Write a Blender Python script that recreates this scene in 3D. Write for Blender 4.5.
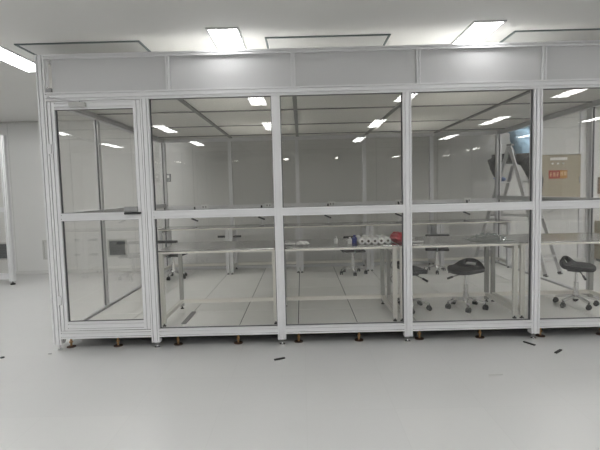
import bpy, bmesh, math, random
from mathutils import Vector, Matrix
for o in list(bpy.data.objects): bpy.data.objects.remove(o)
SC = bpy.context.scene
COL = SC.collection
PI = math.pi
R = math.radians

# ------------------------------------------------------------------ camera
yaw, pitch, roll, H, F = -0.0046, 0.0739, 0.0248, 1.4914, 455.8
cy, sy, cp, sp, cr, sr = math.cos(yaw), math.sin(yaw), math.cos(pitch), math.sin(pitch), math.cos(roll), math.sin(roll)
r_ = Vector((cy, -sy, 0)); u_ = Vector((sy*sp, cy*sp, cp)); f_ = Vector((sy*cp, cy*cp, -sp))
cr_ = r_*cr - u_*sr; cu_ = r_*sr + u_*cr
cd = bpy.data.cameras.new('camera'); cam = bpy.data.objects.new('camera', cd); COL.objects.link(cam)
cam.matrix_world = Matrix(((cr_.x, cu_.x, -f_.x, 0), (cr_.y, cu_.y, -f_.y, 0), (cr_.z, cu_.z, -f_.z, H), (0, 0, 0, 1)))
cd.sensor_width = 36; cd.lens = F/600*36; cd.clip_start = .05
SC.camera = cam

# ------------------------------------------------------------------ world, exposure
w = bpy.data.worlds.new('world'); SC.world = w; w.use_nodes = True
w.node_tree.nodes['Background'].inputs[0].default_value = (.8, .85, .9, 1)
w.node_tree.nodes['Background'].inputs[1].default_value = .05
SC.view_settings.view_transform = 'Standard'; SC.view_settings.look = 'None'
SC.view_settings.gamma = 1; SC.view_settings.use_curve_mapping = False
SC.view_settings.exposure = 0.57
LAMP = 15.0; ROOFT = .22
SC.cycles.transparent_max_bounces = 32
SC.cycles.max_bounces = 10
SC.cycles.diffuse_bounces = 5
SC.cycles.caustics_reflective = False
SC.cycles.caustics_refractive = False
SC.cycles.sample_clamp_indirect = 6

# ------------------------------------------------------------------ materials
MAT = {}
def mat(name, col, rough=.5, metal=0, bump=0, bscale=60, var=0, vscale=3, spec=.5, coat=0, emit=0, trans=0, alpha=1):
    m = bpy.data.materials.new(name); m.use_nodes = True; nt = m.node_tree; n = nt.nodes; L = nt.links
    b = n['Principled BSDF']
    b.inputs['Base Color'].default_value = (*col, 1); b.inputs['Roughness'].default_value = rough
    b.inputs['Metallic'].default_value = metal; b.inputs['Specular IOR Level'].default_value = spec
    b.inputs['Coat Weight'].default_value = coat; b.inputs['Transmission Weight'].default_value = trans
    b.inputs['Alpha'].default_value = alpha
    if emit:
        b.inputs['Emission Color'].default_value = (*col, 1); b.inputs['Emission Strength'].default_value = emit
    if var or bump:
        tc = n.new('ShaderNodeTexCoord')
    if var:
        nz = n.new('ShaderNodeTexNoise'); nz.inputs['Scale'].default_value = vscale; nz.inputs['Detail'].default_value = 5
        L.new(tc.outputs['Object'], nz.inputs['Vector'])
        mx = n.new('ShaderNodeMix'); mx.data_type = 'RGBA'
        mx.inputs[6].default_value = (*[c*(1-var) for c in col], 1); mx.inputs[7].default_value = (*[min(1, c*(1+var)) for c in col], 1)
        L.new(nz.outputs['Fac'], mx.inputs[0]); L.new(mx.outputs[2], b.inputs['Base Color'])
    if bump:
        nb = n.new('ShaderNodeTexNoise'); nb.inputs['Scale'].default_value = bscale
        L.new(tc.outputs['Object'], nb.inputs['Vector'])
        bp = n.new('ShaderNodeBump'); bp.inputs['Strength'].default_value = bump; bp.inputs['Distance'].default_value = .002
        L.new(nb.outputs['Fac'], bp.inputs['Height']); L.new(bp.outputs[0], b.inputs['Normal'])
    MAT[name] = m; return m
mat('aluminium', (.74, .74, .75), .4, .1, var=.02)
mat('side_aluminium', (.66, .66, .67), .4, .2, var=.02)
mat('t_bar_shaded', (.30, .30, .29), .5, .2)  # aluminium bars, colour darkened to imitate their backlit undersides
mat('gasket', (.10, .10, .105), .6)
mat('panel_white', (.66, .66, .645), .35, var=.02)
mat('fascia', (.60, .60, .605), .3, var=.015, vscale=2)
mat('roof_panel', (.78, .775, .75), .5, var=.02)
mat('wall_paint', (.70, .70, .69), .35, var=.02, vscale=1.2)
mat('ceil_paint', (.72, .715, .695), .55, var=.02, vscale=1.2)
mat('seam', (.60, .60, .59), .5)
mat('frame_dark', (.13, .16, .16), .5)
mat('deck', (.86, .86, .83), .3, var=.04, vscale=4)
mat('deck_core', (.05, .05, .05), .8)
mat('brass', (.42, .26, .13), .35, .9)
mat('plate_bronze', (.10, .06, .045), .5, .5)
mat('rear_leg_shaded', (.42, .42, .40), .4, .3)  # shade under the front tables painted into the rear legs' grey
mat('steel', (.46, .455, .44), .2, .9, bump=.1, bscale=20, var=.05)
mat('cream_edge', (.84, .82, .76), .4)
mat('cream_leg', (.76, .75, .70), .4, .1, var=.03)
mat('chrome', (.75, .75, .75), .15, 1)
mat('rubber', (.02, .02, .02), .6)
mat('seat_black', (.022, .022, .024), .55, bump=.3, bscale=150)
mat('white_plastic', (.8, .8, .79), .4)
mat('black_plastic', (.02, .02, .022), .4)
mat('grey_plastic', (.30, .30, .30), .5)
mat('vent_dark', (.10, .10, .11), .6)
mat('vent_frame', (.52, .52, .50), .5)
mat('ladder_alu', (.62, .62, .63), .35, .5, var=.05)
mat('shirt', (.36, .53, .68), .9, bump=.6, bscale=9, var=.12, vscale=9)
mat('trousers', (.035, .037, .042), .9, bump=.4, bscale=12)
mat('skin', (.55, .33, .23), .6)
mat('hair', (.015, .012, .01), .6)
mat('leather', (.02, .015, .012), .4)
mat('shoe_cover', (.12, .22, .50), .7, bump=.4, bscale=30)
mat('beige_metal', (.37, .33, .25), .45, .1, var=.04)
mat('sign_red', (.34, .035, .02), .5)
mat('sign_yellow', (.46, .22, .025), .5)
mat('sign_ink', (.75, .55, .36), .5)
mat('brown_board', (.22, .16, .12), .6)
mat('orange', (.6, .22, .1), .6)
mat('red_plastic', (.48, .03, .045), .3, bump=.5, bscale=30, var=.3, vscale=25)
mat('blue_plastic', (.03, .05, .30), .4)
mat('paper_white', (.82, .82, .80), .8)
mat('card_core', (.10, .075, .06), .9)
mat('tape_dark', (.02, .02, .02), .5)
mat('hatch_panel_shaded', (.50, .50, .49), .4)  # greyed so the flat panel reads as shadowed inside a recess
mat('lamp_frame', (.5, .5, .5), .4)
mat('floor_strip', (.25, .25, .24), .4, .5)
m = bpy.data.materials.new('lamp_glow'); m.use_nodes = True; nt = m.node_tree; nt.nodes.clear()
e = nt.nodes.new('ShaderNodeEmission'); e.inputs[0].default_value = (.99, .99, .985, 1); e.inputs[1].default_value = LAMP
o_ = nt.nodes.new('ShaderNodeOutputMaterial'); nt.links.new(e.outputs[0], o_.inputs[0]); MAT['lamp_glow'] = m
def glassmat(name, tint, ior=1.45, rough=0.0):
    m = bpy.data.materials.new(name); m.use_nodes = True; nt = m.node_tree; nt.nodes.clear()
    t = nt.nodes.new('ShaderNodeBsdfTransparent'); t.inputs[0].default_value = (*tint, 1)
    g = nt.nodes.new('ShaderNodeBsdfGlossy'); g.inputs['Roughness'].default_value = rough; g.inputs[0].default_value = (1, 1, 1, 1)
    fr = nt.nodes.new('ShaderNodeFresnel'); fr.inputs[0].default_value = ior
    mx = nt.nodes.new('ShaderNodeMixShader'); oo = nt.nodes.new('ShaderNodeOutputMaterial')
    ge = nt.nodes.new('ShaderNodeNewGeometry'); mr = nt.nodes.new('ShaderNodeMapRange')      # same reflectance on both faces of the sheet
    mr.inputs[3].default_value = ior; mr.inputs[4].default_value = 1/ior
    nt.links.new(ge.outputs['Backfacing'], mr.inputs[0]); nt.links.new(mr.outputs[0], fr.inputs[0])
    nt.links.new(fr.outputs[0], mx.inputs[0]); nt.links.new(t.outputs[0], mx.inputs[1]); nt.links.new(g.outputs[0], mx.inputs[2])
    nt.links.new(mx.outputs[0], oo.inputs[0]); MAT[name] = m
glassmat('glass', (.985, .983, .975))
glassmat('film', (.90, .92, .92), 1.5, .15)
# milky roof sheets let some of the lamp light through
nt = MAT['roof_panel'].node_tree; tl = nt.nodes.new('ShaderNodeBsdfTranslucent'); tl.inputs[0].default_value = (.85, .84, .80, 1)
mx = nt.nodes.new('ShaderNodeMixShader'); mx.inputs[0].default_value = ROOFT
nt.links.new(nt.nodes['Principled BSDF'].outputs[0], mx.inputs[1]); nt.links.new(tl.outputs[0], mx.inputs[2]); nt.links.new(mx.outputs[0], nt.nodes['Material Output'].inputs[0])
# room floor: pale grey vinyl with faint welded seams and scuffs
m = mat('vinyl', (.58, .58, .57), .26, var=.03, vscale=1.5, spec=.5)
nt = m.node_tree; n = nt.nodes; L = nt.links; b = n['Principled BSDF']
src = b.inputs['Base Color'].links[0].from_socket
tc = n.new('ShaderNodeTexCoord'); br = n.new('ShaderNodeTexBrick'); br.offset = 0; br.squash = 1
br.inputs['Scale'].default_value = 1; br.inputs['Brick Width'].default_value = .6; br.inputs['Row Height'].default_value = .6
br.inputs['Mortar Size'].default_value = .0025
br.inputs['Color1'].default_value = (1, 1, 1, 1); br.inputs['Color2'].default_value = (.975, .975, .98, 1); br.inputs['Mortar'].default_value = (.94, .94, .94, 1)
L.new(tc.outputs['Object'], br.inputs['Vector'])
mx = n.new('ShaderNodeMix'); mx.data_type = 'RGBA'; mx.blend_type = 'MULTIPLY'; mx.inputs[0].default_value = 1
L.new(src, mx.inputs[6]); L.new(br.outputs['Color'], mx.inputs[7])
sn = n.new('ShaderNodeTexNoise'); sn.inputs['Scale'].default_value = 7; sn.inputs['Detail'].default_value = 8
rp = n.new('ShaderNodeValToRGB'); rp.color_ramp.elements[0].position = .30; rp.color_ramp.elements[0].color = (.9, .9, .9, 1); rp.color_ramp.elements[1].position = .42
L.new(tc.outputs['Object'], sn.inputs['Vector']); L.new(sn.outputs['Fac'], rp.inputs[0])
m2 = n.new('ShaderNodeMix'); m2.data_type = 'RGBA'; m2.blend_type = 'MULTIPLY'; m2.inputs[0].default_value = .12
L.new(mx.outputs[2], m2.inputs[6]); L.new(rp.outputs[0], m2.inputs[7]); L.new(m2.outputs[2], b.inputs['Base Color'])
nr = n.new('ShaderNodeMapRange'); nr.inputs[3].default_value = .27; nr.inputs[4].default_value = .31
L.new(sn.outputs['Fac'], nr.inputs[0]); L.new(nr.outputs[0], b.inputs['Roughness'])

# ------------------------------------------------------------------ helpers
class MB:
    def __init__(s): s.bm = bmesh.new()
    def box(s, x0, y0, z0, x1, y1, z1, bev=0):
        r = bmesh.ops.create_cube(s.bm, size=1); v = r['verts']
        for q in v: q.co = Vector(((x0+x1)/2+q.co.x*(x1-x0), (y0+y1)/2+q.co.y*(y1-y0), (z0+z1)/2+q.co.z*(z1-z0)))
        if bev:
            es = list({e for q in v for e in q.link_edges})
            bmesh.ops.bevel(s.bm, geom=es, offset=bev, segments=2, affect='EDGES', profile=.5)
        return s
    def cyl(s, p0, p1, r, n=16, r2=None, cap=True):
        p0, p1 = Vector(p0), Vector(p1); d = p1-p0
        g = bmesh.ops.create_cone(s.bm, cap_ends=cap, segments=n, radius1=r, radius2=r if r2 is None else r2, depth=d.length)
        M = Matrix.Translation((p0+p1)/2) @ d.to_track_quat('Z', 'Y').to_matrix().to_4x4()
        bmesh.ops.transform(s.bm, matrix=M, verts=g['verts']); return s
    def beam(s, p0, p1, a, b, up=(0, 0, 1)):     # rectangular bar between two points
        p0, p1 = Vector(p0), Vector(p1); d = (p1-p0); z = d.normalized(); x = Vector(up).cross(z)
        if x.length < 1e-4: x = Vector((1, 0, 0)).cross(z)
        x.normalize(); y = z.cross(x)
        g = bmesh.ops.create_cube(s.bm, size=1)['verts']
        c = (p0+p1)/2
        for q in g: q.co = c + x*q.co.x*a + y*q.co.y*b + z*q.co.z*d.length
        return s
    def tube(s, pts, r, n=10):
        pts = [Vector(p) for p in pts]; rings = []
        prev = None
        for i, p in enumerate(pts):
            t = (pts[min(i+1, len(pts)-1)]-pts[max(i-1, 0)]).normalized()
            a = (prev if prev else Vector((.3, .5, .81))); a = (a-t*a.dot(t))
            if a.length < 1e-3: a = Vector((1, 0, 0))-t*t.x
            a.normalize(); prev = a; c = t.cross(a)
            rr = r[i] if isinstance(r, (list, tuple)) else r
            rings.append([s.bm.verts.new(p+(a*math.cos(2*PI*k/n)+c*math.sin(2*PI*k/n))*rr) for k in range(n)])
        for A, B in zip(rings, rings[1:]):
            for k in range(n): s.bm.faces.new((A[k], A[(k+1) % n], B[(k+1) % n], B[k]))
        s.bm.faces.new(rings[0][::-1]); s.bm.faces.new(rings[-1]); return s
    def lathe(s, prof, c=(0, 0, 0), n=24, cap=True):
        rings = [[s.bm.verts.new((c[0]+r*math.cos(2*PI*k/n), c[1]+r*math.sin(2*PI*k/n), c[2]+z)) for k in range(n)] for r, z in prof]
        for A, B in zip(rings, rings[1:]):
            for k in range(n): s.bm.faces.new((A[k], A[(k+1) % n], B[(k+1) % n], B[k]))
        if cap: s.bm.faces.new(rings[0][::-1]); s.bm.faces.new(rings[-1])
        return s
    def slot(s, axis, lo, hi, a0, a1, b0, b1, na=2, nb=2, sw=.009, sd=.012):
        """slotted aluminium extrusion along an axis; a/b are the two cross axes in cyclic order"""
        A, B = a1-a0, b1-b0
        def side(Ln, n):
            pts = [(0, 0)]
            for k in range(n):
                c = Ln*(k+.5)/n; pts += [(c-sw/2, 0), (c-sw/2, sd), (c+sw/2, sd), (c+sw/2, 0)]
            return pts
        P = []
        P += [(a0+t, b0+d) for t, d in side(A, na)]
        P += [(a1-d, b0+t) for t, d in side(B, nb)]
        P += [(a1-t, b1-d) for t, d in side(A, na)]
        P += [(a0+d, b1-t) for t, d in side(B, nb)]
        def co(a, b, t): return {'z': (a, b, t), 'x': (t, a, b), 'y': (b, t, a)}[axis]
        v0 = [s.bm.verts.new(co(a, b, lo)) for a, b in P]; v1 = [s.bm.verts.new(co(a, b, hi)) for a, b in P]
        N = len(P)
        for k in range(N): s.bm.faces.new((v0[k], v0[(k+1) % N], v1[(k+1) % N], v1[k]))
        s.bm.faces.new(v0[::-1]); s.bm.faces.new(v1); return s
    def build(s, name, m, parent=None, smooth=False, off=None):
        if off is None: off = OFF
        for v in s.bm.verts: v.co -= Vector(off)
        bmesh.ops.recalc_face_normals(s.bm, faces=s.bm.faces)
        me = bpy.data.meshes.new(name); s.bm.to_mesh(me); s.bm.free()
        me.materials.append(MAT[m])
        o = bpy.data.objects.new(name, me); COL.objects.link(o)
        if smooth:
            for p in me.polygons: p.use_smooth = True
            if smooth == 'auto': me.set_sharp_from_angle(angle=R(40))
        if parent: o.parent = parent
        return o
OFF = (0, 0, 0)
def tag(o, label, cat, group=None, kind=None):
    if label: o['label'] = label
    if cat: o['category'] = cat
    if group: o['group'] = group
    if kind: o['kind'] = kind
    return o
def thing(name, label, cat, loc=(0, 0, 0), group=None, rz=0):
    global OFF
    o = bpy.data.objects.new(name, None); COL.objects.link(o); o.location = loc; o.rotation_euler = (0, 0, rz); o.empty_display_size = .1
    OFF = (0, 0, 0)
    return tag(o, label, cat, group)
def world_off(v):
    global OFF
    OFF = tuple(v)
def struct(o): o['kind'] = 'structure'; return o
def kids(o): return [c for c in ALLP if c.parent == o]
ALLP = []
def copy_tree(o, loc, label, rz=None, top=True):
    c = o.copy(); COL.objects.link(c)
    if top:
        c.location = loc; c['label'] = label
        if rz is not None: c.rotation_euler = (0, 0, rz)
    for ch in list(o.children):
        d = copy_tree(ch, None, None, top=False); d.parent = c
    return c

# ------------------------------------------------------------------ room shell
RX0, RX1, RY0, RY1, RZ = -7.6, 8.6, -7.2, 8.86, 2.95
world_off((0, 0, 0))
struct(MB().box(RX0, RY0, -.1, RX1, RY1, 0).build('floor', 'vinyl'))
struct(MB().box(RX0-.1, RY0-.1, RZ, RX1+.1, RY1+.1, RZ+.1).build('ceiling', 'ceil_paint'))
struct(MB().box(RX0, RY1, 0, RX1, RY1+.1, RZ).build('wall_back', 'wall_paint'))
struct(MB().box(RX0, RY0-.1, 0, RX1, RY0, RZ).build('wall_front', 'wall_paint'))
struct(MB().box(RX0-.1, RY0-.1, -.1, RX0, RY1+.1, RZ).build('wall_left', 'wall_paint'))
struct(MB().box(RX1, RY0-.1, -.1, RX1+.1, RY1+.1, RZ).build('wall_right', 'wall_paint'))
# coved baseboard and wall-panel joint strips
q = MB(); q.box(RX0, RY1-.02, 0, RX1, RY1-.0005, .06, .006); struct(q.build('baseboard_back', 'panel_white'))
q = MB(); q.box(RX0, RY1-.03, RZ-.03, RX1, RY1-.0005, RZ-.0005, .008); struct(q.build('trim_1', 'panel_white'))
k = 2
for X in (-6.6, -5.62, -4.44, -3.26, -2.08, 1.46, 2.64, 3.82, 6.1, 7.3):
    struct(MB().box(X-.006, RY1-.004, .06, X+.006, RY1-.0005, RZ-.03).build('trim_%d' % k, 'seam')); k += 1
struct(MB().box(5.36, RY1-.03, .06, 5.44, RY1-.0005, RZ-.03, .006).build('trim_%d' % k, 'aluminium'))
struct(MB().box(5.50, RY1-.06, .06, 5.56, RY1-.0005, RZ-.03, .006).build('trim_%d' % (k+1), 'side_aluminium'))

# ------------------------------------------------------------------ ceiling lights
def lamp():
    t = thing('ceiling_light', 'x', 'ceiling light', (0, 0, RZ), 'recessed ceiling light panels')
    q = MB()
    q.box(-.145, -.615, -.014, -.128, .615, -.0005); q.box(.128, -.615, -.014, .145, .615, -.0005)
    q.box(-.128, -.615, -.014, .128, -.598, -.0005); q.box(-.128, .598, -.014, .128, .615, -.0005)
    q.build('light_frame', 'lamp_frame', t)
    MB().box(-.128, -.598, -.009, .128, .598, -.001).build('diffuser', 'lamp_glow', t)
    return t
cols = [-5.45, -2.98, -.665, 1.70, 4.30, 6.62]
rows = [4.75, 1.6, -1.5, -4.6, 7.0]
ordn = ['first', 'second', 'third', 'fourth', 'fifth', 'sixth']
rown = {4.75: 'directly above the booth front', 1.6: 'mirrored largest in the booth glass', -1.5: 'mirrored mid-sized in the booth glass', -4.6: 'mirrored smallest in the booth glass', 7.0: 'hidden above the booth back'}
special = {(1, 0): 'bright white light panel at far upper left, left of the booth corner', (2, 0): 'bright white light panel above the second fascia panel, between the hatches on the left', (3, 0): 'bright white light panel above the fourth fascia panel, between the hatches on the right'}
L0 = None
for j, Y in enumerate(rows):
    for i, X in enumerate(cols):
        lab = special.get((i, j)) or 'white ceiling light panel, %s from left, row %s' % (ordn[i], rown[Y])
        if L0 is None: L0 = lamp(); L0.location = (X, Y, RZ); L0['label'] = lab
        else: copy_tree(L0, (X, Y, RZ), lab)
# ceiling supply-air hatches
def hatch(X, Y, lab):
    t = thing('ceiling_hatch', lab, 'ceiling hatch', (X, Y, RZ), 'flush air supply hatches in the ceiling')
    q = MB(); a, b_ = .595, .31; f = .018; zz = -.012
    q.box(-a, -b_, zz, -a+f, b_, -.0005); q.box(a-f, -b_, zz, a, b_, -.0005)
    q.box(-a+f, -b_, zz, a-f, -b_+f, -.0005); q.box(-a+f, b_-f, zz, a-f, b_, -.0005)
    q.build('hatch_frame', 'frame_dark', t)  # dark frame colour imitates the shadow gap round the hatch
    MB().box(-a+f+.012, -b_+f+.012, -.008, a-f-.012, b_-f-.012, -.001).build('diffuser_panel', 'hatch_panel_shaded', t)
for X, l in ((-2.09, 'grey framed ceiling hatch above the booth corner and door, leftmost of three'), (.285, 'grey framed ceiling hatch between the two bright lights, middle of three'), (2.64, 'grey framed ceiling hatch right of the right bright light, rightmost of three')):
    hatch(X, 4.73, l)

# ------------------------------------------------------------------ raised floor
RL, RR, YF, YB = -2.407, 3.46, 4.37, 8.05         # wall centre lines of the booth
root = thing('raised_floor', 'pale grey tiled raised floor inside the glass booth, on brass pedestals', 'raised floor', (RL, YF, 0)); world_off((RL, YF, 0))
q = MB(); q.box(RL+.045, YF+.045, .12, RR-.045, YB-.045, .143); q.build('deck_core', 'deck_core', root)
q = MB()
tx, ty, g = -.062, 4.504, .0045
xs = [RL+.045]+[tx+.6*k for k in range(-3, 6)]+[RR-.045]; ys = [YF+.045]+[ty+.6*k for k in range(0, 6)]+[YB-.045]
for a, b_ in zip(xs, xs[1:]):
    for c, d in zip(ys, ys[1:]):
        if b_-a > .02 and d-c > .02: q.box(a+g, c+g*.8, .1432, b_-g, d-g*.8, .15)
q.build('floor_tiles', 'deck', root)
px = [-2.33]+[tx+.6*k for k in range(-3, 6)]+[3.38]
for X in px:
    for Y in [4.44]+[ty+.6*k for k in range(1, 6)]:
        q = MB(); q.cyl((X, Y, .0095), (X, Y, .108), .010, 12); q.cyl((X, Y, .045), (X, Y, .058), .019, 6); q.box(X-.035, Y-.035, .108, X+.035, Y+.035, .12)
        p = q.build('pedestal', 'brass', root)
        MB().lathe([(.044, 0), (.044, .007), (.02, .010)], (X, Y, 0), 16).build('base_plate', 'plate_bronze', p)
q = MB(); q.beam((-1.25, 4.62, .156), (-1.25, 5.08, .156), .045, .012); q.build('floor_strip', 'floor_strip', root)

# ------------------------------------------------------------------ the booth
booth = thing('cleanroom_booth', 'large glass walled clean booth with silver aluminium extrusion frame and side door', 'clean booth', (RL, YF, 0)); world_off((RL, YF, 0))
h = .04
ZB, ZBT, ZT = 2.39, 2.47, 2.815
FX = [RL, -1.449, -.221, 1.007, 2.234, RR]
BX = [RL+1.1734*k for k in range(6)]
SY = [YF, 5.47, 6.76, YB]
def foot(X, Y):
    q = MB(); q.lathe([(.026, 0), (.026, .008), (.012, .014), (.010, .018), (.010, .061)], (X, Y, 0), 16)
    return q
HS, HB = .024, .03          # slimmer studs in the side and rear walls
def post(X, Y, z1, m='aluminium', hx=h, hy=h, n=2):
    p = MB().slot('z', .06, z1, X-hx, X+hx, Y-hy, Y+hy, n, n).build('post', m, booth)
    foot(X, Y).build('levelling_foot', 'chrome', p)
for i, X in enumerate(FX): post(X, YF, ZT if i in (0, 5) else ZB)
for i, X in enumerate(BX): post(X, YB, ZT if i in (0, 5) else ZB, 'aluminium', h if i in (0, 5) else HB, h, 2 if i in (0, 5) else 1)
for Y in SY[1:3]:
    post(RL, Y, ZB, 'side_aluminium', HS, HS, 1); post(RR, Y, ZB, 'side_aluminium', HS, HS, 1)
def gx(X, Y): return HB if Y == YB and X not in (BX[0], BX[-1]) else h
def gy(Y): return HS if Y in SY[1:3] else h
def railx(Xs, Y, z0, z1, na=1, nb=2, name='rail', m='aluminium', d=h):
    for a, b_ in zip(Xs, Xs[1:]):
        MB().slot('x', a+gx(a, Y), b_-gx(b_, Y), Y-d, Y+d, z0, z1, na, nb).build(name, m, booth)
railx(FX, YF, .115, .19); railx(FX[1:], YF, 1.263, 1.34)
railx(BX, YB, .115, .19); railx(BX, YB, 1.215, 1.285)
def raily(X, Ys, z0, z1, name='rail', m='side_aluminium', d=h):
    for a, b_ in zip(Ys, Ys[1:]):
        MB().slot('y', a+gy(a), b_-gy(b_), z0, z1, X-d, X+d, 1, 1).build(name, m, booth)
for X in (RL, RR):
    raily(X, SY, .115, .168, d=.03); raily(X, SY, 1.262, 1.33, d=.03)
    MB().slot('y', YF+h, YB-h, ZB, ZBT, X-h, X+h, 2, 2).build('top_beam', 'side_aluminium', booth)
    MB().slot('y', YF+h, YB-h, ZT-.04, ZT, X-.02, X+.02, 1, 1).build('fascia_rail', 'aluminium', booth)
for Y in (YF, YB):
    MB().slot('x', RL+h, RR-h, Y-h, Y+h, ZB, ZBT, 2, 2).build('top_beam', 'aluminium', booth)
    y0 = YF-h if Y == YF else YB-.0
    MB().slot('x', RL+h, RR-h, y0, y0+.04, ZT-.04, ZT, 1, 1).build('fascia_rail', 'aluminium', booth)
# fascia: white panels between slim studs
FS = [RL+h]+[RL+.02+1.1685*k for k in range(1, 5)]+[RR-h]
for X in FS[1:-1]: MB().slot('z', ZBT, ZT-.04, X-.02, X+.02, YF-h, YF, 1, 1).build('fascia_stud', 'aluminium', booth)
for k, (a, b_) in enumerate(zip(FS, FS[1:])):
    a2 = a+(.055 if k == 0 else .021); b2 = b_-(.001 if k == 4 else .021)
    MB().box(a2, YF-.012, ZBT+.001, b2, YF-.004, ZT-.041).build('fascia_panel', 'fascia', booth)
MB().box(RL+h+.004, YF-.035, ZBT, RL+h+.05, YF-.005, ZBT+.04).build('corner_bracket', 'grey_plastic', booth)
for X in (RL, RR):
    for a, b_ in zip(SY, SY[1:]):
        MB().box(X-.006, a+.042, ZBT+.001, X+.006, b_-.001 if b_ != YB else YB-.041, ZT-.041).build('fascia_panel', 'roof_panel', booth)
MB().box(RL+h+.001, YB-.004, ZBT+.001, RR-h-.001, YB+.004, ZT-.041).build('fascia_panel', 'fascia', booth)
# roof panels and T-bars
TX = [RL+h, -1.2, -.045, 1.145, 2.345, RR-h]; TY = [YF+h, 5.43, 6.62, 7.72, YB-h]
for a, b_ in zip(TX, TX[1:]):
    for c, d in zip(TY, TY[1:]):
        MB().box(a+.002, c+.002, 2.455, b_-.002, d-.002, 2.468).build('roof_panel', 'roof_panel', booth)
for X in TX[1:-1]: MB().box(X-.022, YF+h, 2.437, X+.022, YB-h, 2.4545).build('roof_bar', 't_bar_shaded', booth)
for Y in TY[1:-1]: MB().box(RL+h, Y-.011, 2.442, RR-h, Y+.011, 2.4545).build('roof_bar', 't_bar_shaded', booth)
# panes, each with its black gasket
def pane(x0, x1, Y, z0, z1, parent=None, t=.004):
    gl = MB().box(x0+.006, Y-t/2, z0+.006, x1-.006, Y+t/2, z1-.006).build('glass_pane', 'glass', parent or booth)
    q = MB(); w_ = .007
    q.box(x0, Y-.012, z0, x0+w_, Y+.012, z1); q.box(x1-w_, Y-.012, z0, x1, Y+.012, z1)
    q.box(x0+w_, Y-.012, z0, x1-w_, Y+.012, z0+w_*.5); q.box(x0+w_, Y-.012, z1-w_*.5, x1-w_, Y+.012, z1)
    if parent: q.build('gasket', 'gasket', parent)
    else: q.build('gasket', 'gasket', gl)
def paney(y0, y1, X, z0, z1):
    gl = MB().box(X-.002, y0+.006, z0+.006, X+.002, y1-.006, z1-.006).build('glass_pane', 'glass', booth)
    q = MB(); w_ = .007
    q.box(X-.008, y0, z0, X+.008, y0+w_, z1); q.box(X-.008, y1-w_, z0, X+.008, y1, z1)
    q.build('gasket', 'gasket', gl)
for a, b_ in zip(FX[1:], FX[2:]):
    pane(a+h, b_-h, YF, .19, 1.263); pane(a+h, b_-h, YF, 1.34, ZB)
for a, b_ in zip(BX, BX[1:]):
    for z0, z1 in ((.19, 1.215), (1.285, ZB)):
        MB().box(a+gx(a, YB), YB-.002, z0, b_-gx(b_, YB), YB+.002, z1).build('glass_pane', 'glass', booth)
for X in (RL, RR):
    for a, b_ in zip(SY, SY[1:]):
        paney(a+gy(a), b_-gy(b_), X, .168, 1.262); paney(a+gy(a), b_-gy(b_), X, 1.33, ZB)
# the door (hung between the left corner post and the first front post)
dl, dr, zb, zt = RL+h+.006, FX[1]-h-.004, .195, 2.384
Y0, Y1 = YF-.036, YF+.02
q = MB()
q.slot('z', zb, zt, dl, dl+.065, Y0, Y1, 1, 1); q.slot('z', zb, zt, dr-.065, dr, Y0, Y1, 1, 1)
q.slot('x', dl+.065, dr-.065, Y0, Y1, zb, zb+.085, 1, 2); q.slot('x', dl+.065, dr-.065, Y0, Y1, 1.262, 1.335, 1, 2)
q.slot('x', dl+.065, dr-.065, Y0, Y1, zt-.075, zt, 1, 2)
door = q.build('door', 'aluminium', booth)
for z0, z1 in ((zb+.085, 1.262), (1.335, zt-.075)):
    pane(dl+.065, dr-.065, YF-.008, z0, z1, door)
q = MB(); q.box(dr-.185, Y0-.028, 1.338, dr-.066, Y0+.0, 1.385, .004); q.build('lock_case', 'grey_plastic', door)
q = MB(); q.box(dr-.19, Y0-.035, 1.312, dr-.03, Y0-.004, 1.334, .006); q.build('handle', 'black_plastic', door)
q = MB(); q.box(dl+.22, Y0-.045, zt-.058, dl+.37, Y0, zt-.018, .004); q.build('door_closer', 'vent_frame', door)
q = MB(); q.beam((dl+.32, Y0-.03, zt-.012), (dl+.06, Y0-.06, zt+.04), .022, .010); q.beam((dl+.06, Y0-.06, zt+.04), (dl+.02, Y0-.005, zt+.035), .02, .008); q.build('closer_arm', 'side_aluminium', door)
for z in (.45, 1.9):
    MB().box(dl-.008, Y0-.012, z, dl+.02, Y0+.001, z+.09, .003).build('hinge', 'side_aluminium', door)

# small grey control box on the back-left post
t = thing('control_box', 'small grey control box on the rear left booth post', 'control box', (-2.31, YB-.045, 1.78))
MB().box(-.035, -.035, -.07, .035, 0.004, .07, .005).build('case', 'grey_plastic', t)
MB().box(-.02, -.037, .0, .02, -.034, .045).build('faceplate', 'white_plastic', t)

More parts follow.
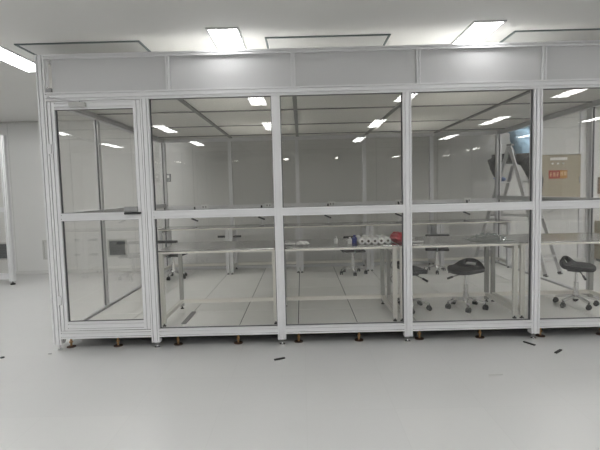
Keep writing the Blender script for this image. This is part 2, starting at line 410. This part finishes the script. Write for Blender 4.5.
# ------------------------------------------------------------------ work tables
def table(W, D, legm, lab, grp, lr=.02):
    t = thing('work_table', lab, 'table', (0, 0, .15), grp)
    top = .78
    q = MB(); q.box(0, 0, top-.012, W, D, top, .002); q.build('tabletop', 'steel', t)
    q = MB(); q.box(0.0, -.002, top-.03, W, .012, top-.0125); q.box(0, D-.012, top-.03, W, D, top-.0125); q.box(0, .012, top-.03, .012, D-.012, top-.0125); q.box(W-.012, .012, top-.03, W, D-.012, top-.0125)
    q.build('edge_strip', 'cream_edge', t)
    for X in (.03, W-.03):
        for Y in (.045, D-.03):
            l = MB().slot('z', .03, top-.0305, X-lr, X+lr, Y-lr, Y+lr, 1, 1, .007, .008).build('leg', 'rear_leg_shaded' if Y > .1 and W > 1.18 else legm, t)
            MB().lathe([(.02, 0), (.02, .008), (.008, .013), (.008, .031)], (X, Y, 0), 12).build('levelling_foot', 'rubber', l)
    MB().slot('x', .05, W-.05, D-.05, D-.01, .07, .11, 1, 1, .005, .004).build('stretcher', 'cream_edge', t)
    for X in (.03, W-.03):
        MB().slot('y', .065, D-.05, .07, .11, X-.02, X+.02, 1, 1, .007, .008).build('side_rail', 'cream_leg', t)
        MB().slot('y', .065, D-.05, top-.072, top-.032, X-.02, X+.02, 1, 1, .007, .008).build('apron', 'cream_leg', t)
    return t
T0 = table(1.2, .78, 'cream_leg', 'steel topped work table nearest the booth door, cream legs, front row', 'front row of steel work tables')
T0.location = (-1.46, 4.515, .15)
fl = ['', 'steel topped work table under the white rolls and red bag, front row', 'steel topped work table with the clear plastic bag, front row', 'steel topped work table at the right wall of the booth, front row']
for k in (1, 2, 3): copy_tree(T0, (-1.46+1.2133*k, 4.515, .15), fl[k])
B0 = table(1.15, .58, 'side_aluminium', 'steel topped work table in the rear left corner of the booth', 'back row of steel work tables', .026)
B0.location = (-2.36, 7.415, .15)
bl = ['', 'second steel work table from the left in the back row', 'middle steel work table of the back row', 'second steel work table from the right in the back row', 'steel work table in the rear right corner of the booth']
for k in range(1, 5):
    bt = copy_tree(B0, (-2.36+1.156*k, 7.415, .15), bl[k])
    if k == 1: bt1 = bt
for z in (.36, .605):
    for tb, x0, x1, xa, xb in ((B0, .955, 1.075, 1.05, 1.12), (bt1, .075, .19, .03, .10)):
        q = MB(); q.box(x0, .10, z, x1, .13, z+.034, .004); q.box(xa, .0712, z+.008, xb, .10, z+.024); OFF = (0, 0, 0); q.build('cross_bracket', 'black_plastic', tb)

# ------------------------------------------------------------------ stools with saddle seats
def base5(t, zseat, R5=.205):
    q = MB()
    for k in range(5):
        a = 2*PI*k/5+.3
        q.beam((0, 0, .115), (R5*math.cos(a), R5*math.sin(a), .075), .035, .022)
    q.cyl((0, 0, .08), (0, 0, .15), .032, 20); q.build('star_base', 'chrome', t)
    for k in range(5):
        a = 2*PI*k/5+.3; X, Y = R5*math.cos(a), R5*math.sin(a)
        q = MB(); q.cyl((X-.012-.01, Y, .025), (X-.012+.008, Y, .025), .025, 18); q.cyl((X+.012-.006, Y, .025), (X+.012+.012, Y, .025), .025, 18)
        q.box(X-.02, Y-.016, .03, X+.022, Y+.018, .056, .004); q.cyl((X, Y, .05), (X, Y, .08), .007, 8)
        q.build('caster', 'rubber', t)
    q = MB(); q.cyl((0, 0, .12), (0, 0, .26), .026, 20); q.cyl((0, 0, .26), (0, 0, zseat), .016, 20); q.build('gas_column', 'chrome', t, 'auto')
def stool(lab, grp):
    t = thing('stool', lab, 'stool', (0, 0, .15), grp)
    base5(t, .39)
    # seat: disc grid with the rear lip rising and a slot cut through it; back is +Y
    bm = bmesh.new(); N = 28; vs = {}
    for i in range(N+1):
        for j in range(N+1):
            u, v = 2*i/N-1, 2*j/N-1
            x = u*math.sqrt(1-v*v/2); y = v*math.sqrt(1-u*u/2)
            X, Y = x*.20, y*.185
            s = max(0, (y-.22)/.78); s = s*s*(3-2*s)
            z = .432 + .095*s*(1-.50*abs(x)**2.2) - .028*max(0, (-y-.35))**1.3 + .012*abs(x)**2
            if y > 0: Y = Y*(1-.30*s*.8)
            vs[i, j] = bm.verts.new((X, Y, z))
    for i in range(N):
        for j in range(N):
            if 9 <= i <= 18 and 22 <= j <= 24: continue
            bm.faces.new((vs[i, j], vs[i+1, j], vs[i+1, j+1], vs[i, j+1]))
    q = MB(); q.bm.free(); q.bm = bm
    o = q.build('seat', 'seat_black', t, True)
    sm = o.modifiers.new('s', 'SOLIDIFY'); sm.thickness = .042; sm.offset = 0
    sb = o.modifiers.new('b', 'SUBSURF'); sb.levels = 1; sb.render_levels = 1
    q = MB(); q.box(-.07, -.07, .385, .07, .07, .415, .004); q.build('mounting_plate', 'black_plastic', t)
    q = MB(); q.cyl((0, -.03, .39), (-.10, -.10, .355), .006, 8); l = q.build('lever', 'chrome', t)
    q = MB(); q.cyl((-.10, -.10, .355), (-.15, -.135, .330), .012, 10); q.build('grip', 'black_plastic', l)
    return t
S0 = stool('black saddle stool in front of third table, its raised back to the right', 'black saddle stools at the front tables')
S0.location = (1.80, 5.0, .15); S0.rotation_euler = (0, 0, R(-48))
copy_tree(S0, (3.02, 5.0, .15), 'black saddle stool on casters at the far right with raised back to the left', R(42))
copy_tree(S0, (1.19, 5.02, .15), 'black saddle stool on casters mostly hidden behind the centre right front post', R(100))
def labchair(lab, grp):
    t = thing('lab_chair', lab, 'chair', (0, 0, .15), grp)
    base5(t, .36)
    q = MB(); q.box(-.18, -.19, .36, .18, .17, .395, .015); q.build('seat', 'seat_black', t)
    q = MB(); q.box(-.18, .20, .585, .18, .235, .63, .012); q.build('backrest', 'seat_black', t)
    q = MB(); q.tube([(0, .1, .35), (0, .2, .36), (0, .245, .42), (0, .243, .60)], .011); q.build('back_support', 'frame_dark', t)
    return t
C0 = labchair('low black task chair at the left end of the back row tables', 'black task chairs at the back tables')
C0.location = (-2.08, 7.25, .15)
for X, Y, l, rz in ((.80, 7.25, 'low black task chair behind the table with white rolls', 3.2), (2.13, 7.2, 'low black task chair at the back tables behind the right saddle stool', 2.9)):
    copy_tree(C0, (X, Y, .15), l, rz)
C0.rotation_euler = (0, 0, 3.0)

# ------------------------------------------------------------------ things on the back tables
def armstand(lab, grp):
    t = thing('desk_lamp', lab, 'desk lamp', (0, 0, .93), grp)
    q = MB(); q.box(-.045, -.04, 0, .045, .04, .018, .006); q.build('base', 'grey_plastic', t)
    q = MB(); q.tube([(0, 0, .015), (0, 0, .09), (.03, 0, .13), (0, 0, .20), (0, 0, .29)], .008, 8); q.build('arm', 'side_aluminium', t)
    q = MB(); q.beam((-.06, 0, .15), (.05, 0, .105), .03, .025); q.build('joint', 'black_plastic', t)
    q = MB(); q.cyl((0, 0, .285), (0, 0, .345), .018, 12, .012); q.build('lamp_head', 'black_plastic', t)
    return t
A0 = None
al = ['first small black desk lamp from the left on the back tables', 'second small black desk lamp from the left on the back tables', 'middle one of the five small black desk lamps on the back tables', 'fourth small black desk lamp from the left on the back tables', 'rightmost of the five small black desk lamps on the back tables']
for k, X in enumerate((-1.79, -.67, .44, 1.62, 2.76)):
    if A0 is None: A0 = armstand(al[0], 'small black desk lamps along the back tables'); A0.location = (X, 7.62, .93)
    else: copy_tree(A0, (X, 7.62, .93), al[k])
O0 = None
ol = ['leftmost white socket box on the rear booth rail', 'second white socket box from the left on the rear booth rail', 'middle white socket box on the rear booth rail', 'fourth white socket box from the left on the rear booth rail', 'rightmost white socket box on the rear booth rail, by the ladder']
for k, X in enumerate((-1.70, -.58, .53, 1.71, 2.90)):
    if O0 is None:
        O0 = thing('socket_box', ol[0], 'power socket', (X, YB-h-.002, 1.252), 'white socket boxes on the rear rail')
        MB().box(-.06, -.035, -.03, .06, 0, .05, .004).build('case', 'white_plastic', O0)
        q = MB(); q.box(-.035, -.038, -.008, -.012, -.0345, .022); q.box(.012, -.038, -.008, .035, -.0345, .022); q.build('outlet', 'grey_plastic', O0)
    else: copy_tree(O0, (X, YB-h-.002, 1.252), ol[k])

# ------------------------------------------------------------------ things on the front tables (top z = .93)
Z = .93
random.seed(4)
def blob(name, m, c, rx, ry, rz, lab, cat, amp=.25, seed=1, parent=None):
    bm = bmesh.new(); bmesh.ops.create_icosphere(bm, subdivisions=4, radius=1)
    from mathutils import noise
    for v in bm.verts:
        n1 = noise.noise(v.co*2.3+Vector((seed, 0, 0)))*amp + (0.5-abs(noise.noise(v.co*5+Vector((0, seed, 0)))))*amp*.6
        d = v.co*(1+n1); v.co = Vector((d.x*rx, d.y*ry, max(-.92, d.z)*rz))
    lo = min(v.co.z for v in bm.verts)
    for v in bm.verts: v.co.z -= lo
    q = MB(); q.bm.free(); q.bm = bm
    o = q.build(name, m, parent, True, (0, 0, 0)); o.location = c
    if lab: tag(o, lab, cat)
    return o
# white rolls, seen end on
def roll():
    t = thing('tape_roll', 'x', 'roll', (0, 0, Z), 'white rolls lying side by side on the table')
    n = 28; q = MB(); r0, r1, Lh = .033, .013, .17
    rings = []
    for (r, y) in ((r1, -Lh), (r0-.002, -Lh), (r0, -Lh+.002), (r0, Lh-.002), (r0-.002, Lh), (r1, Lh)):
        rings.append([q.bm.verts.new((r*math.cos(2*PI*k/n), y, r0+r*math.sin(2*PI*k/n))) for k in range(n)])
    for a, b_ in zip(rings, rings[1:]+rings[:1]):
        for k in range(n): q.bm.faces.new((a[k], a[(k+1) % n], b_[(k+1) % n], b_[k]))
    q.build('paper', 'paper_white', t, 'auto')
    q = MB(); rings = []
    for (r, y) in ((r1-.004, -Lh-.001), (r1-.0002, -Lh-.001), (r1-.0002, Lh+.001), (r1-.004, Lh+.001)):
        rings.append([q.bm.verts.new((r*math.cos(2*PI*k/n), y, r0+r*math.sin(2*PI*k/n))) for k in range(n)])
    for a, b_ in zip(rings, rings[1:]+rings[:1]):
        for k in range(n): q.bm.faces.new((a[k], a[(k+1) % n], b_[(k+1) % n], b_[k]))
    q.build('core', 'card_core', t, 'auto')
    return t
R0 = None
rn = ['leftmost white roll of the row, beside the blue bottle', 'second white roll from the left in the row', 'middle white roll of the row of five', 'fourth white roll from the left in the row', 'rightmost white roll of the row, beside the red bag']
for k in range(5):
    loc = (.612+.0665*k, 4.83, Z)
    if R0 is None: R0 = roll(); R0.location = loc; R0['label'] = rn[0]
    else: copy_tree(R0, loc, rn[k])
blob('plastic_bag', 'red_plastic', (1.0, 4.77, Z), .074, .08, .055, 'crumpled red plastic bag with white streaks beside the white rolls', 'bag', .35, 3)
def bottle(X, Y, m, capm, r, hh, lab, grp=None):
    t = thing('bottle', lab, 'bottle', (X, Y, Z), grp)
    MB().lathe([(r*.9, 0), (r, .003), (r, hh*.65), (r*.45, hh*.78), (r*.45, hh*.82)], (0, 0, 0), 18).build('body', m, t, 'auto')
    MB().lathe([(r*.5, hh*.82), (r*.5, hh), (r*.4, hh+.002)], (0, 0, 0), 14).build('cap', capm, t, 'auto')
bottle(.355, 4.80, 'white_plastic', 'white_plastic', .019, .075, 'small white bottle left of the blue bottle, standing alone')
bottle(.495, 4.74, 'white_plastic', 'white_plastic', .022, .07, 'small white bottle touching the left side of the blue bottle')
bottle(.550, 4.80, 'blue_plastic', 'blue_plastic', .028, .085, 'dark blue bottle at the left end of the white rolls')
blob('cloth', 'paper_white', (-.0, 4.72, Z), .06, .05, .022, 'crumpled white cloth left of the small bottles on second table', 'cloth', .3, 7)
t = MB(); t.tube([(-.19, 4.76, Z+.013), (-.14, 4.75, Z+.013), (-.08, 4.735, Z+.013)], [.012, .013, .012], 10)
world_off((0, 0, 0)); OFF = (0, 0, 0); tag(t.build('tube', 'white_plastic', None, True), 'short white plastic tube lying left of the crumpled white cloth', 'tube')
for k, (Y, l) in enumerate(((4.66, 'white plastic tube lying right of the red bag, nearer the glass'), (5.02, 'white plastic tube lying right of the red bag, farther from the glass'))):
    t = MB(); t.cyl((1.125, Y, Z+.0105), (1.245, Y+.02, Z+.0105), .0105, 12); tag(t.build('tube', 'white_plastic', None, 'auto'), l, 'tube', 'white tubes on the third table')
# clear crumpled bag on third table
from mathutils import noise
bm = bmesh.new(); N = 30; vs = {}
for i in range(N+1):
    for j in range(N+1):
        u, v = i/N-.5, j/N-.5
        zz = .004+.05*max(0, 1-(u*u+v*v)*4)**.6*(.4+abs(noise.noise(Vector((u*6, v*6, 3))))*2)
        vs[i, j] = bm.verts.new((1.98+u*.42, 4.85+v*.3, Z+min(zz, .07)))
for i in range(N):
    for j in range(N): bm.faces.new((vs[i, j], vs[i+1, j], vs[i+1, j+1], vs[i, j+1]))
q = MB(); q.bm.free(); q.bm = bm
o = q.build('plastic_bag', 'film', None, True); md = o.modifiers.new('s', 'SOLIDIFY'); md.thickness = .001; md.offset = 1
tag(o, 'clear crumpled plastic bag lying flat on the third work table', 'bag')
# cable looped down the leg
q = MB(); pts = []
for k in range(60):
    a = k/59; pts.append((1.03+.022*math.cos(a*20), 5.235+.0*a+.012*math.sin(a*20)-.03, .86-.52*a))
pts += [(1.04, 5.20, .28), (1.03, 5.20, .20), (1.03, 5.20, .16)]
q.tube(pts, .007, 8); tag(q.build('cable', 'grey_plastic', None, True), 'grey cable twisted down the table leg below the red bag', 'cable')

# ------------------------------------------------------------------ ladder outside the right wall
AP = Vector((3.72, 8.03, 2.20))
wd = Vector((.857, .515, 0)).normalized()          # step direction
def rail_pt(foot, side, z): return None
t = thing('step_ladder', 'aluminium folding step ladder behind the booth corner, the worker standing on it', 'ladder', (3.78, 8.04, 0)); world_off((3.78, 8.04, 0))
mR, mL = Vector((4.12, 7.44, 0)), Vector((3.39, 8.63, 0))
geo = {}
for nm, mid in (('R', mR), ('L', mL)):
    for sgn in (-1, 1):
        ft = mid+wd*.205*sgn; tp = AP+wd*.125*sgn+(mid-AP).normalized()*.03
        geo[nm, sgn] = (ft, tp)
        up_ = wd
        l = MB().beam(ft+Vector((0, 0, .02)), tp, .028, .058, up=wd.cross(tp-ft)).build('rail', 'ladder_alu', t)
        d = (tp-ft).normalized()
        MB().beam(ft, ft+d*.05, .036, .066, up=wd.cross(tp-ft)).build('foot_cap', 'rubber', l)
    for k in range(1, 7):
        z = .31*k
        if z > 2.0 or (nm == 'R' and k == 6): continue
        (f0, t0), (f1, t1) = geo[nm, -1], geo[nm, 1]
        a = f0.lerp(t0, z/2.16); b_ = f1.lerp(t1, z/2.16)
        MB().beam(a, b_, .08, .022).build('step', 'ladder_alu', t)
q = MB(); q.beam(AP-wd*.14, AP+wd*.14, .09, .03); q.build('top_cap', 'grey_plastic', t)
for sgn in (-1, 1):
    a = geo['R', sgn][0].lerp(geo['R', sgn][1], .45); b_ = geo['L', sgn][0].lerp(geo['L', sgn][1], .45)
    q = MB(); q.beam(a, b_, .02, .006, up=wd); q.build('spreader_bar', 'ladder_alu', t)

# ------------------------------------------------------------------ worker
person = thing('person', 'person in light blue shirt and dark trousers straddling the step ladder, left knee bent', 'person', (3.92, 8.1, 0)); world_off((3.92, 8.1, 0))
def skin(name, joints, edges, m, parent, root=0, lev=2):
    me = bpy.data.meshes.new(name); me.from_pydata([Vector(j[0])-Vector(OFF) for j in joints], edges, []); me.update()
    o = bpy.data.objects.new(name, me); COL.objects.link(o); o.parent = parent; me.materials.append(MAT[m])
    md = o.modifiers.new('skin', 'SKIN'); md.use_smooth_shade = True
    for i, j in enumerate(joints):
        rr = j[1]; me.skin_vertices[0].data[i].radius = (rr, rr) if not isinstance(rr, tuple) else rr
        me.skin_vertices[0].data[i].use_root = (i == root)
    sb = o.modifiers.new('sub', 'SUBSURF'); sb.levels = lev; sb.render_levels = lev
    return o
P0 = (3.91, 8.02, 2.0)
hR, kR, aR, fR = (3.925, 7.92, 1.93), (3.985, 7.75, 1.58), (3.96, 7.70, 1.335), (3.92, 7.83, 1.275)
hL, kL, aL, fL = (3.86, 8.13, 1.98), (3.47, 8.34, 1.975), (3.58, 8.33, 1.665), (3.655, 8.17, 1.60)
chest = (3.90, 8.09, 2.36); neck = (3.88, 8.07, 2.57); head = (3.87, 8.07, 2.70)
sL, eL, wL = (3.73, 8.20, 2.50), (3.66, 8.10, 2.72), (3.55, 8.02, 2.835)
sR, eR, wR = (4.03, 8.02, 2.50), (3.90, 7.86, 2.66), (3.66, 7.78, 2.80)
# body: one continuous surface
B = [(P0, .09), ((3.91, 8.04, 2.2), .09), (chest, .10), ((3.885, 8.07, 2.50), .08), (neck, .052), (head, .055),
     (hR, .06), (kR, .055), (aR, .037), (hL, .06), (kL, .055), (aL, .037),
     (sL, .05), (eL, .042), (wL, .028), (sR, .05), (eR, .042), (wR, .028)]
Ed = [(0, 1), (1, 2), (2, 3), (3, 4), (4, 5), (0, 6), (6, 7), (7, 8), (0, 9), (9, 10), (10, 11), (3, 12), (12, 13), (13, 14), (3, 15), (15, 16), (16, 17)]
body = skin('body', B, Ed, 'skin', person)
def ell(name, m, c, r, parent, fn=None, rot=None, sub=4):
    bm = bmesh.new(); bmesh.ops.create_icosphere(bm, subdivisions=sub, radius=1)
    for v in bm.verts:
        p = Vector((v.co.x*r[0], v.co.y*r[1], v.co.z*r[2]))
        if fn: p = fn(p)
        v.co = (rot @ p if rot else p)+Vector(c)
    q = MB(); q.bm.free(); q.bm = bm; return q.build(name, m, parent, True)
def headf(p):
    x, y, z = p
    if z < -.02: x *= 1-.35*min(1, (-z-.02)/.09)
    if y < 0:
        y += -.018*math.exp(-((x/.014)**2+((z+.015)/.025)**2))          # nose
        y += .006*(math.exp(-(((x-.03)/.014)**2+((z-.012)/.012)**2))+math.exp(-(((x+.03)/.014)**2+((z-.012)/.012)**2)))
        y += -.006*math.exp(-((x/.022)**2+((z+.055)/.009)**2))
    return Vector((x, y, z))
hr = Matrix.Rotation(R(-35), 3, 'Z')@Matrix.Rotation(R(-12), 3, 'X')
hd = ell('head', 'skin', (3.87, 8.065, 2.735), (.075, .095, .115), person, headf, hr, 5)
for sg in (-1, 1):
    ell('ear', 'skin', Vector((3.87, 8.065, 2.735))+hr@Vector((sg*.075, .01, -.005)), (.012, .022, .032), hd)
    ell('eye', 'white_plastic', Vector((3.87, 8.065, 2.735))+hr@Vector((sg*.03, -.083, .012)), (.011, .008, .008), hd)
    ell('pupil', 'hair', Vector((3.87, 8.065, 2.735))+hr@Vector((sg*.03, -.0905, .012)), (.005, .003, .005), hd)
ell('hair', 'hair', Vector((3.87, 8.07, 2.735))+hr@Vector((0, .018, .026)), (.082, .088, .098), person, None, hr)
# hands with fingers resting on the booth's top edge
def hand(wr, dirv, up, side, parent):
    wr = Vector(wr); d = Vector(dirv).normalized(); u = Vector(up).normalized(); s_ = d.cross(u)*side
    pl = MB(); pl.beam(wr-d*.01, wr+d*.085, .028, .072, up=s_)
    o = pl.build('hand', 'skin', parent, True); bv = o.modifiers.new('b', 'BEVEL'); bv.width = .011; bv.segments = 3
    for k, (ln, of) in enumerate(((.068, -.028), (.078, -.01), (.074, .01), (.058, .027))):
        b0 = wr+d*.07+s_*of; b1 = b0+d*(.02+ln*.35); b2 = b1+d*ln*.3-u*ln*.25; b3 = b2+d*ln*.1-u*ln*.25
        MB().tube([b0, b1, b2, b3], [.0095, .009, .008, .006], 8).build('finger', 'skin', o, True)
    b0 = wr+d*.025-s_*.03; b1 = b0-s_*.025+d*.03-u*.008; b2 = b1+d*.03-s_*.004-u*.012
    MB().tube([b0, b1, b2], [.012, .011, .008], 8).build('thumb', 'skin', o, True)
hand(wL, (-.75, -.35, .0), (0, 0, 1), 1, person)
hand(wR, (-1, 0, .12), (0, 0, 1), -1, person)
# clothes
def cloth(name, m, loops, tubes, parent, vox=.014, disp=.018, ns=.09):
    q = MB(); ax = wd; ay = Vector((-wd.y, wd.x, 0)); n = 28
    rings = [[q.bm.verts.new(Vector(c)+ax*rx*math.cos(2*PI*k/n)+ay*ry*math.sin(2*PI*k/n)) for k in range(n)] for c, rx, ry in loops]
    for A, B_ in zip(rings, rings[1:]):
        for k in range(n): q.bm.faces.new((A[k], A[(k+1) % n], B_[(k+1) % n], B_[k]))
    q.bm.faces.new(rings[0][::-1]); q.bm.faces.new(rings[-1])
    for pts, rr in tubes: q.tube(pts, rr, 20)
    o = q.build(name, m, parent, True)
    rm = o.modifiers.new('join', 'REMESH'); rm.mode = 'VOXEL'; rm.voxel_size = vox; rm.use_smooth_shade = True
    smo = o.modifiers.new('soft', 'SMOOTH'); smo.iterations = 4
    tx_ = bpy.data.textures.new(name+'_folds', 'CLOUDS'); tx_.noise_scale = ns
    dm = o.modifiers.new('folds', 'DISPLACE'); dm.texture = tx_; dm.strength = disp; dm.mid_level = .4
    return o
cloth('shirt', 'shirt', [((3.91, 8.025, 2.015), .155, .125), ((3.91, 8.025, 2.06), .172, .14), ((3.90, 8.04, 2.16), .205, .155), ((3.875, 8.08, 2.30), .23, .16), ((3.87, 8.08, 2.42), .23, .15), ((3.885, 8.08, 2.50), .17, .11), ((3.88, 8.07, 2.56), .075, .07)],
    [([(3.86, 8.08, 2.44), sL, (3.675, 8.12, 2.66)], [.085, .085, .068]), ([(3.92, 8.06, 2.44), sR, (3.94, 7.91, 2.61)], [.085, .085, .068])], person)
V = Vector
cloth('trousers', 'trousers', [((3.91, 8.02, 1.86), .11, .10), ((3.91, 8.02, 1.90), .155, .13), ((3.91, 8.02, 1.96), .168, .145), ((3.91, 8.02, 2.045), .153, .13)],
    [([hR, V(hR).lerp(V(kR), .5), kR, V(kR).lerp(V(aR), .95)], [.145, .128, .10, .078]), ([hL, V(hL).lerp(V(kL), .5), kL], [.105, .095, .088]), ([V(kL)+V((-.0, 0, .02)), V(kL).lerp(V(aL), .5), V(kL).lerp(V(aL), .97)], [.084, .082, .066])], person, .013, .014, .07)
bm_ = MB(); n = 36; rings = []; ay = Vector((-wd.y, wd.x, 0))
for dr_, z2 in ((-.015, 2.012), (.012, 2.012), (.012, 2.046), (-.015, 2.046)):
    rings.append([bm_.bm.verts.new(Vector((3.91, 8.025, z2))+wd*(.158+dr_)*math.cos(2*PI*k/n)+ay*(.133+dr_)*math.sin(2*PI*k/n)) for k in range(n)])
for a, b_ in zip(rings, rings[1:]+rings[:1]):
    for k in range(n): bm_.bm.faces.new((a[k], a[(k+1) % n], b_[(k+1) % n], b_[k]))
bm_.build('belt', 'leather', person)
def shoe(a, f):
    a = Vector(a); f = Vector(f); d = (f-a); d.z = 0; d.normalize(); z0 = f.z-.02
    return skin('shoe', [((a.x, a.y, z0+.085), .062), ((a-d*.03).to_tuple()[:2]+(z0+.04,), (.055, .05)), ((a+d*.07).to_tuple()[:2]+(z0+.038,), (.058, .046)), ((a+d*.165).to_tuple()[:2]+(z0+.03,), (.052, .036))],
        [(0, 1), (0, 2), (2, 3)], 'shoe_cover', person)
shoe(aL, fL); shoe(aR, fR)

# ------------------------------------------------------------------ on the room's back wall
world_off((0, 0, 0))
WY = RY1
t = thing('electrical_cabinet', 'beige wall mounted electrical cabinet with a red and yellow warning sign', 'electrical cabinet', (4.9, WY, 1.1))
MB().box(-.40, -.20, 0, .38, -.0005, .96, .006).build('cabinet_body', 'beige_metal', t)
MB().box(-.385, -.215, .02, .365, -.2005, .93, .004).build('cabinet_door', 'beige_metal', t)
MB().box(-.41, -.225, .961, .39, -.0005, .985).build('rain_lip', 'panel_white', t)
MB().box(-.21, -.219, .855, .11, -.2155, .905).build('nameplate', 'white_plastic', t)
for X in (-.17, -.07, .03):
    MB().cyl((X, -.217, .79), (X, -.235, .79), .017, 16).build('indicator', 'white_plastic' if X < 0 else 'vent_frame', t)
s = MB().box(-.235, -.219, .51, .115, -.2155, .665).build('warning_sign', 'sign_red', t)
MB().box(-.025, -.2205, .515, .11, -.2192, .66).build('yellow_field', 'sign_yellow', s)
q = MB()
def glyph(q, x, z, w_, h_, strokes):
    for (a, b_, c, d) in strokes: q.box(x+a*w_, -.2225, z+b_*h_, x+c*w_, -.2207, z+d*h_)
G = [(.05, .45, .95, .57), (.42, 0, .58, 1), (.1, .8, .9, .9), (.15, .05, .28, .5)]
G2 = [(.05, .75, .95, .88), (.1, 0, .25, .8), (.75, 0, .9, .8), (.25, .4, .75, .5), (.45, .1, .58, .75)]
glyph(q, -.220, .545, .048, .085, G); glyph(q, -.155, .545, .048, .085, G2); glyph(q, -.090, .545, .048, .085, G)
glyph(q, -.018, .56, .052, .085, G2); glyph(q, .048, .56, .052, .085, G2)
q.build('sign_writing', 'sign_ink', s)
MB().box(.335, -.228, .42, .352, -.2155, .54, .003).build('door_lock', 'chrome', t)
t = thing('notice_board', 'small brown board on the back wall at the right edge of the view', 'board', (5.95, WY, 1.3))
MB().box(-.22, -.02, 0, .22, -.0005, .32).build('board', 'brown_board', t)
MB().box(-.23, -.026, -.01, .23, -.0205, .0).build('edge', 'panel_white', t)
t = thing('low_cabinet', 'low beige cabinet with an orange label at the right edge behind the booth', 'cabinet', (6.0, WY, 0))
MB().box(-.33, -.45, .05, .33, -.025, .78, .006).build('body', 'beige_metal', t)
MB().box(-.31, -.465, .08, -.01, -.4505, .76, .004).build('cabinet_door', 'beige_metal', t)
MB().box(.01, -.465, .08, .31, -.4505, .76, .004).build('cabinet_door', 'beige_metal', t)
MB().box(-.28, -.469, .42, -.06, -.4655, .50).build('orange_label', 'orange', t)
MB().box(-.30, -.42, 0, .30, -.05, .0495).build('plinth', 'frame_dark', t)
def vent(x0, x1, z0, z1, lab, m='vent_dark', lm='frame_dark'):
    t = thing('wall_vent', lab, 'wall vent', ((x0+x1)/2, WY, (z0+z1)/2), 'low return air vents on the back wall')
    a, c = (x1-x0)/2, (z1-z0)/2
    q = MB(); f = .03
    q.box(-a-f, -.014, -c-f, -a, -.0005, c+f); q.box(a, -.014, -c-f, a+f, -.0005, c+f); q.box(-a, -.014, -c-f, a, -.0005, -c); q.box(-a, -.014, c, a, -.0005, c+f)
    q.build('vent_frame', 'vent_frame', t)
    MB().box(-a, -.003, -c, a, -.0005, c).build('backing', m, t)
    q = MB(); nn = 9
    for k in range(nn):
        z = -c+(k+.5)*2*c/nn; q.beam((-a, -.009, z), (a, -.009, z), .012, .004, up=(0, .6, 1))
    q.build('louvre', lm, t)
vent(-3.78, -3.47, .33, .62, 'dark louvred wall vent seen through the lower booth door pane')
vent(-5.06, -4.75, .31, .63, 'pale louvred wall vent partly hidden behind the left corner post', 'seam', 'vent_frame')
vent(-6.1, -5.72, .32, .61, 'louvred wall vent behind the separate frame at the left edge')

# ------------------------------------------------------------------ neighbouring booth at the left edge
NX, NY = -5.0, 7.8
t = thing('cleanroom_booth', 'corner of another aluminium framed booth cut by the left photo edge', 'clean booth', (NX, NY, 0)); world_off((NX, NY, 0))
for X in (NX-.04, NX-1.3, NX-2.5):
    p = MB().slot('z', .06, 2.56, X-h, X+h, NY-h, NY+h).build('post', 'aluminium', t)
    MB().lathe([(.04, 0), (.04, .02), (.012, .03), (.01, .061)], (X, NY, 0), 16).build('levelling_foot', 'rubber', p)
for a, b_ in ((NX-1.3, NX-.04), (NX-2.5, NX-1.3)):
    for z0, z1 in ((.10, .20), (1.26, 1.34), (2.46, 2.56)):
        MB().slot('x', a+h, b_-h, NY-h, NY+h, z0, z1, 1, 2).build('rail', 'aluminium', t)
    for z0, z1 in ((.20, 1.26), (1.34, 2.46)):
        MB().box(a+h, NY-.002, z0, b_-h, NY+.002, z1).build('glass_pane', 'glass', t)

# ------------------------------------------------------------------ scraps on the room floor
world_off((0, 0, 0))
def scrap(p0, p1, w_, lab):
    q = MB(); q.beam((*p0, .006), (*p1, .006), w_, .010); tag(q.build('plastic_strip', 'tape_dark'), lab, 'strip', 'black plastic strips dropped on the floor')
scrap((-.275, 3.945), (-.185, 3.99), .02, 'black plastic strip on the floor left of centre, below the second bay')
scrap((2.09, 4.27), (2.145, 4.165), .02, 'black plastic strip on the floor beside the right front post')
scrap((2.22, 3.955), (2.31, 4.03), .022, 'rightmost black plastic strip on the floor, away from the posts')
q = MB(); q.cyl((-2.845, 4.17, .0), (-2.845, 4.17, .008), .018, 12); tag(q.build('rubber_cap', 'rubber'), 'tiny dark cap on the floor near the left photo edge', 'cap')
q = MB(); q.beam((-2.45, 4.24, .004), (-2.42, 4.24, .004), .012, .006); tag(q.build('plastic_scrap', 'grey_plastic'), 'tiny grey scrap on the floor beside the left corner foot', 'scrap')
q = MB(); q.beam((1.45, 3.52, .003), (1.56, 3.52, .003), .010, .004); tag(q.build('plastic_scrap', 'vent_frame'), 'faint pale grey strip on the floor in the right foreground', 'scrap')
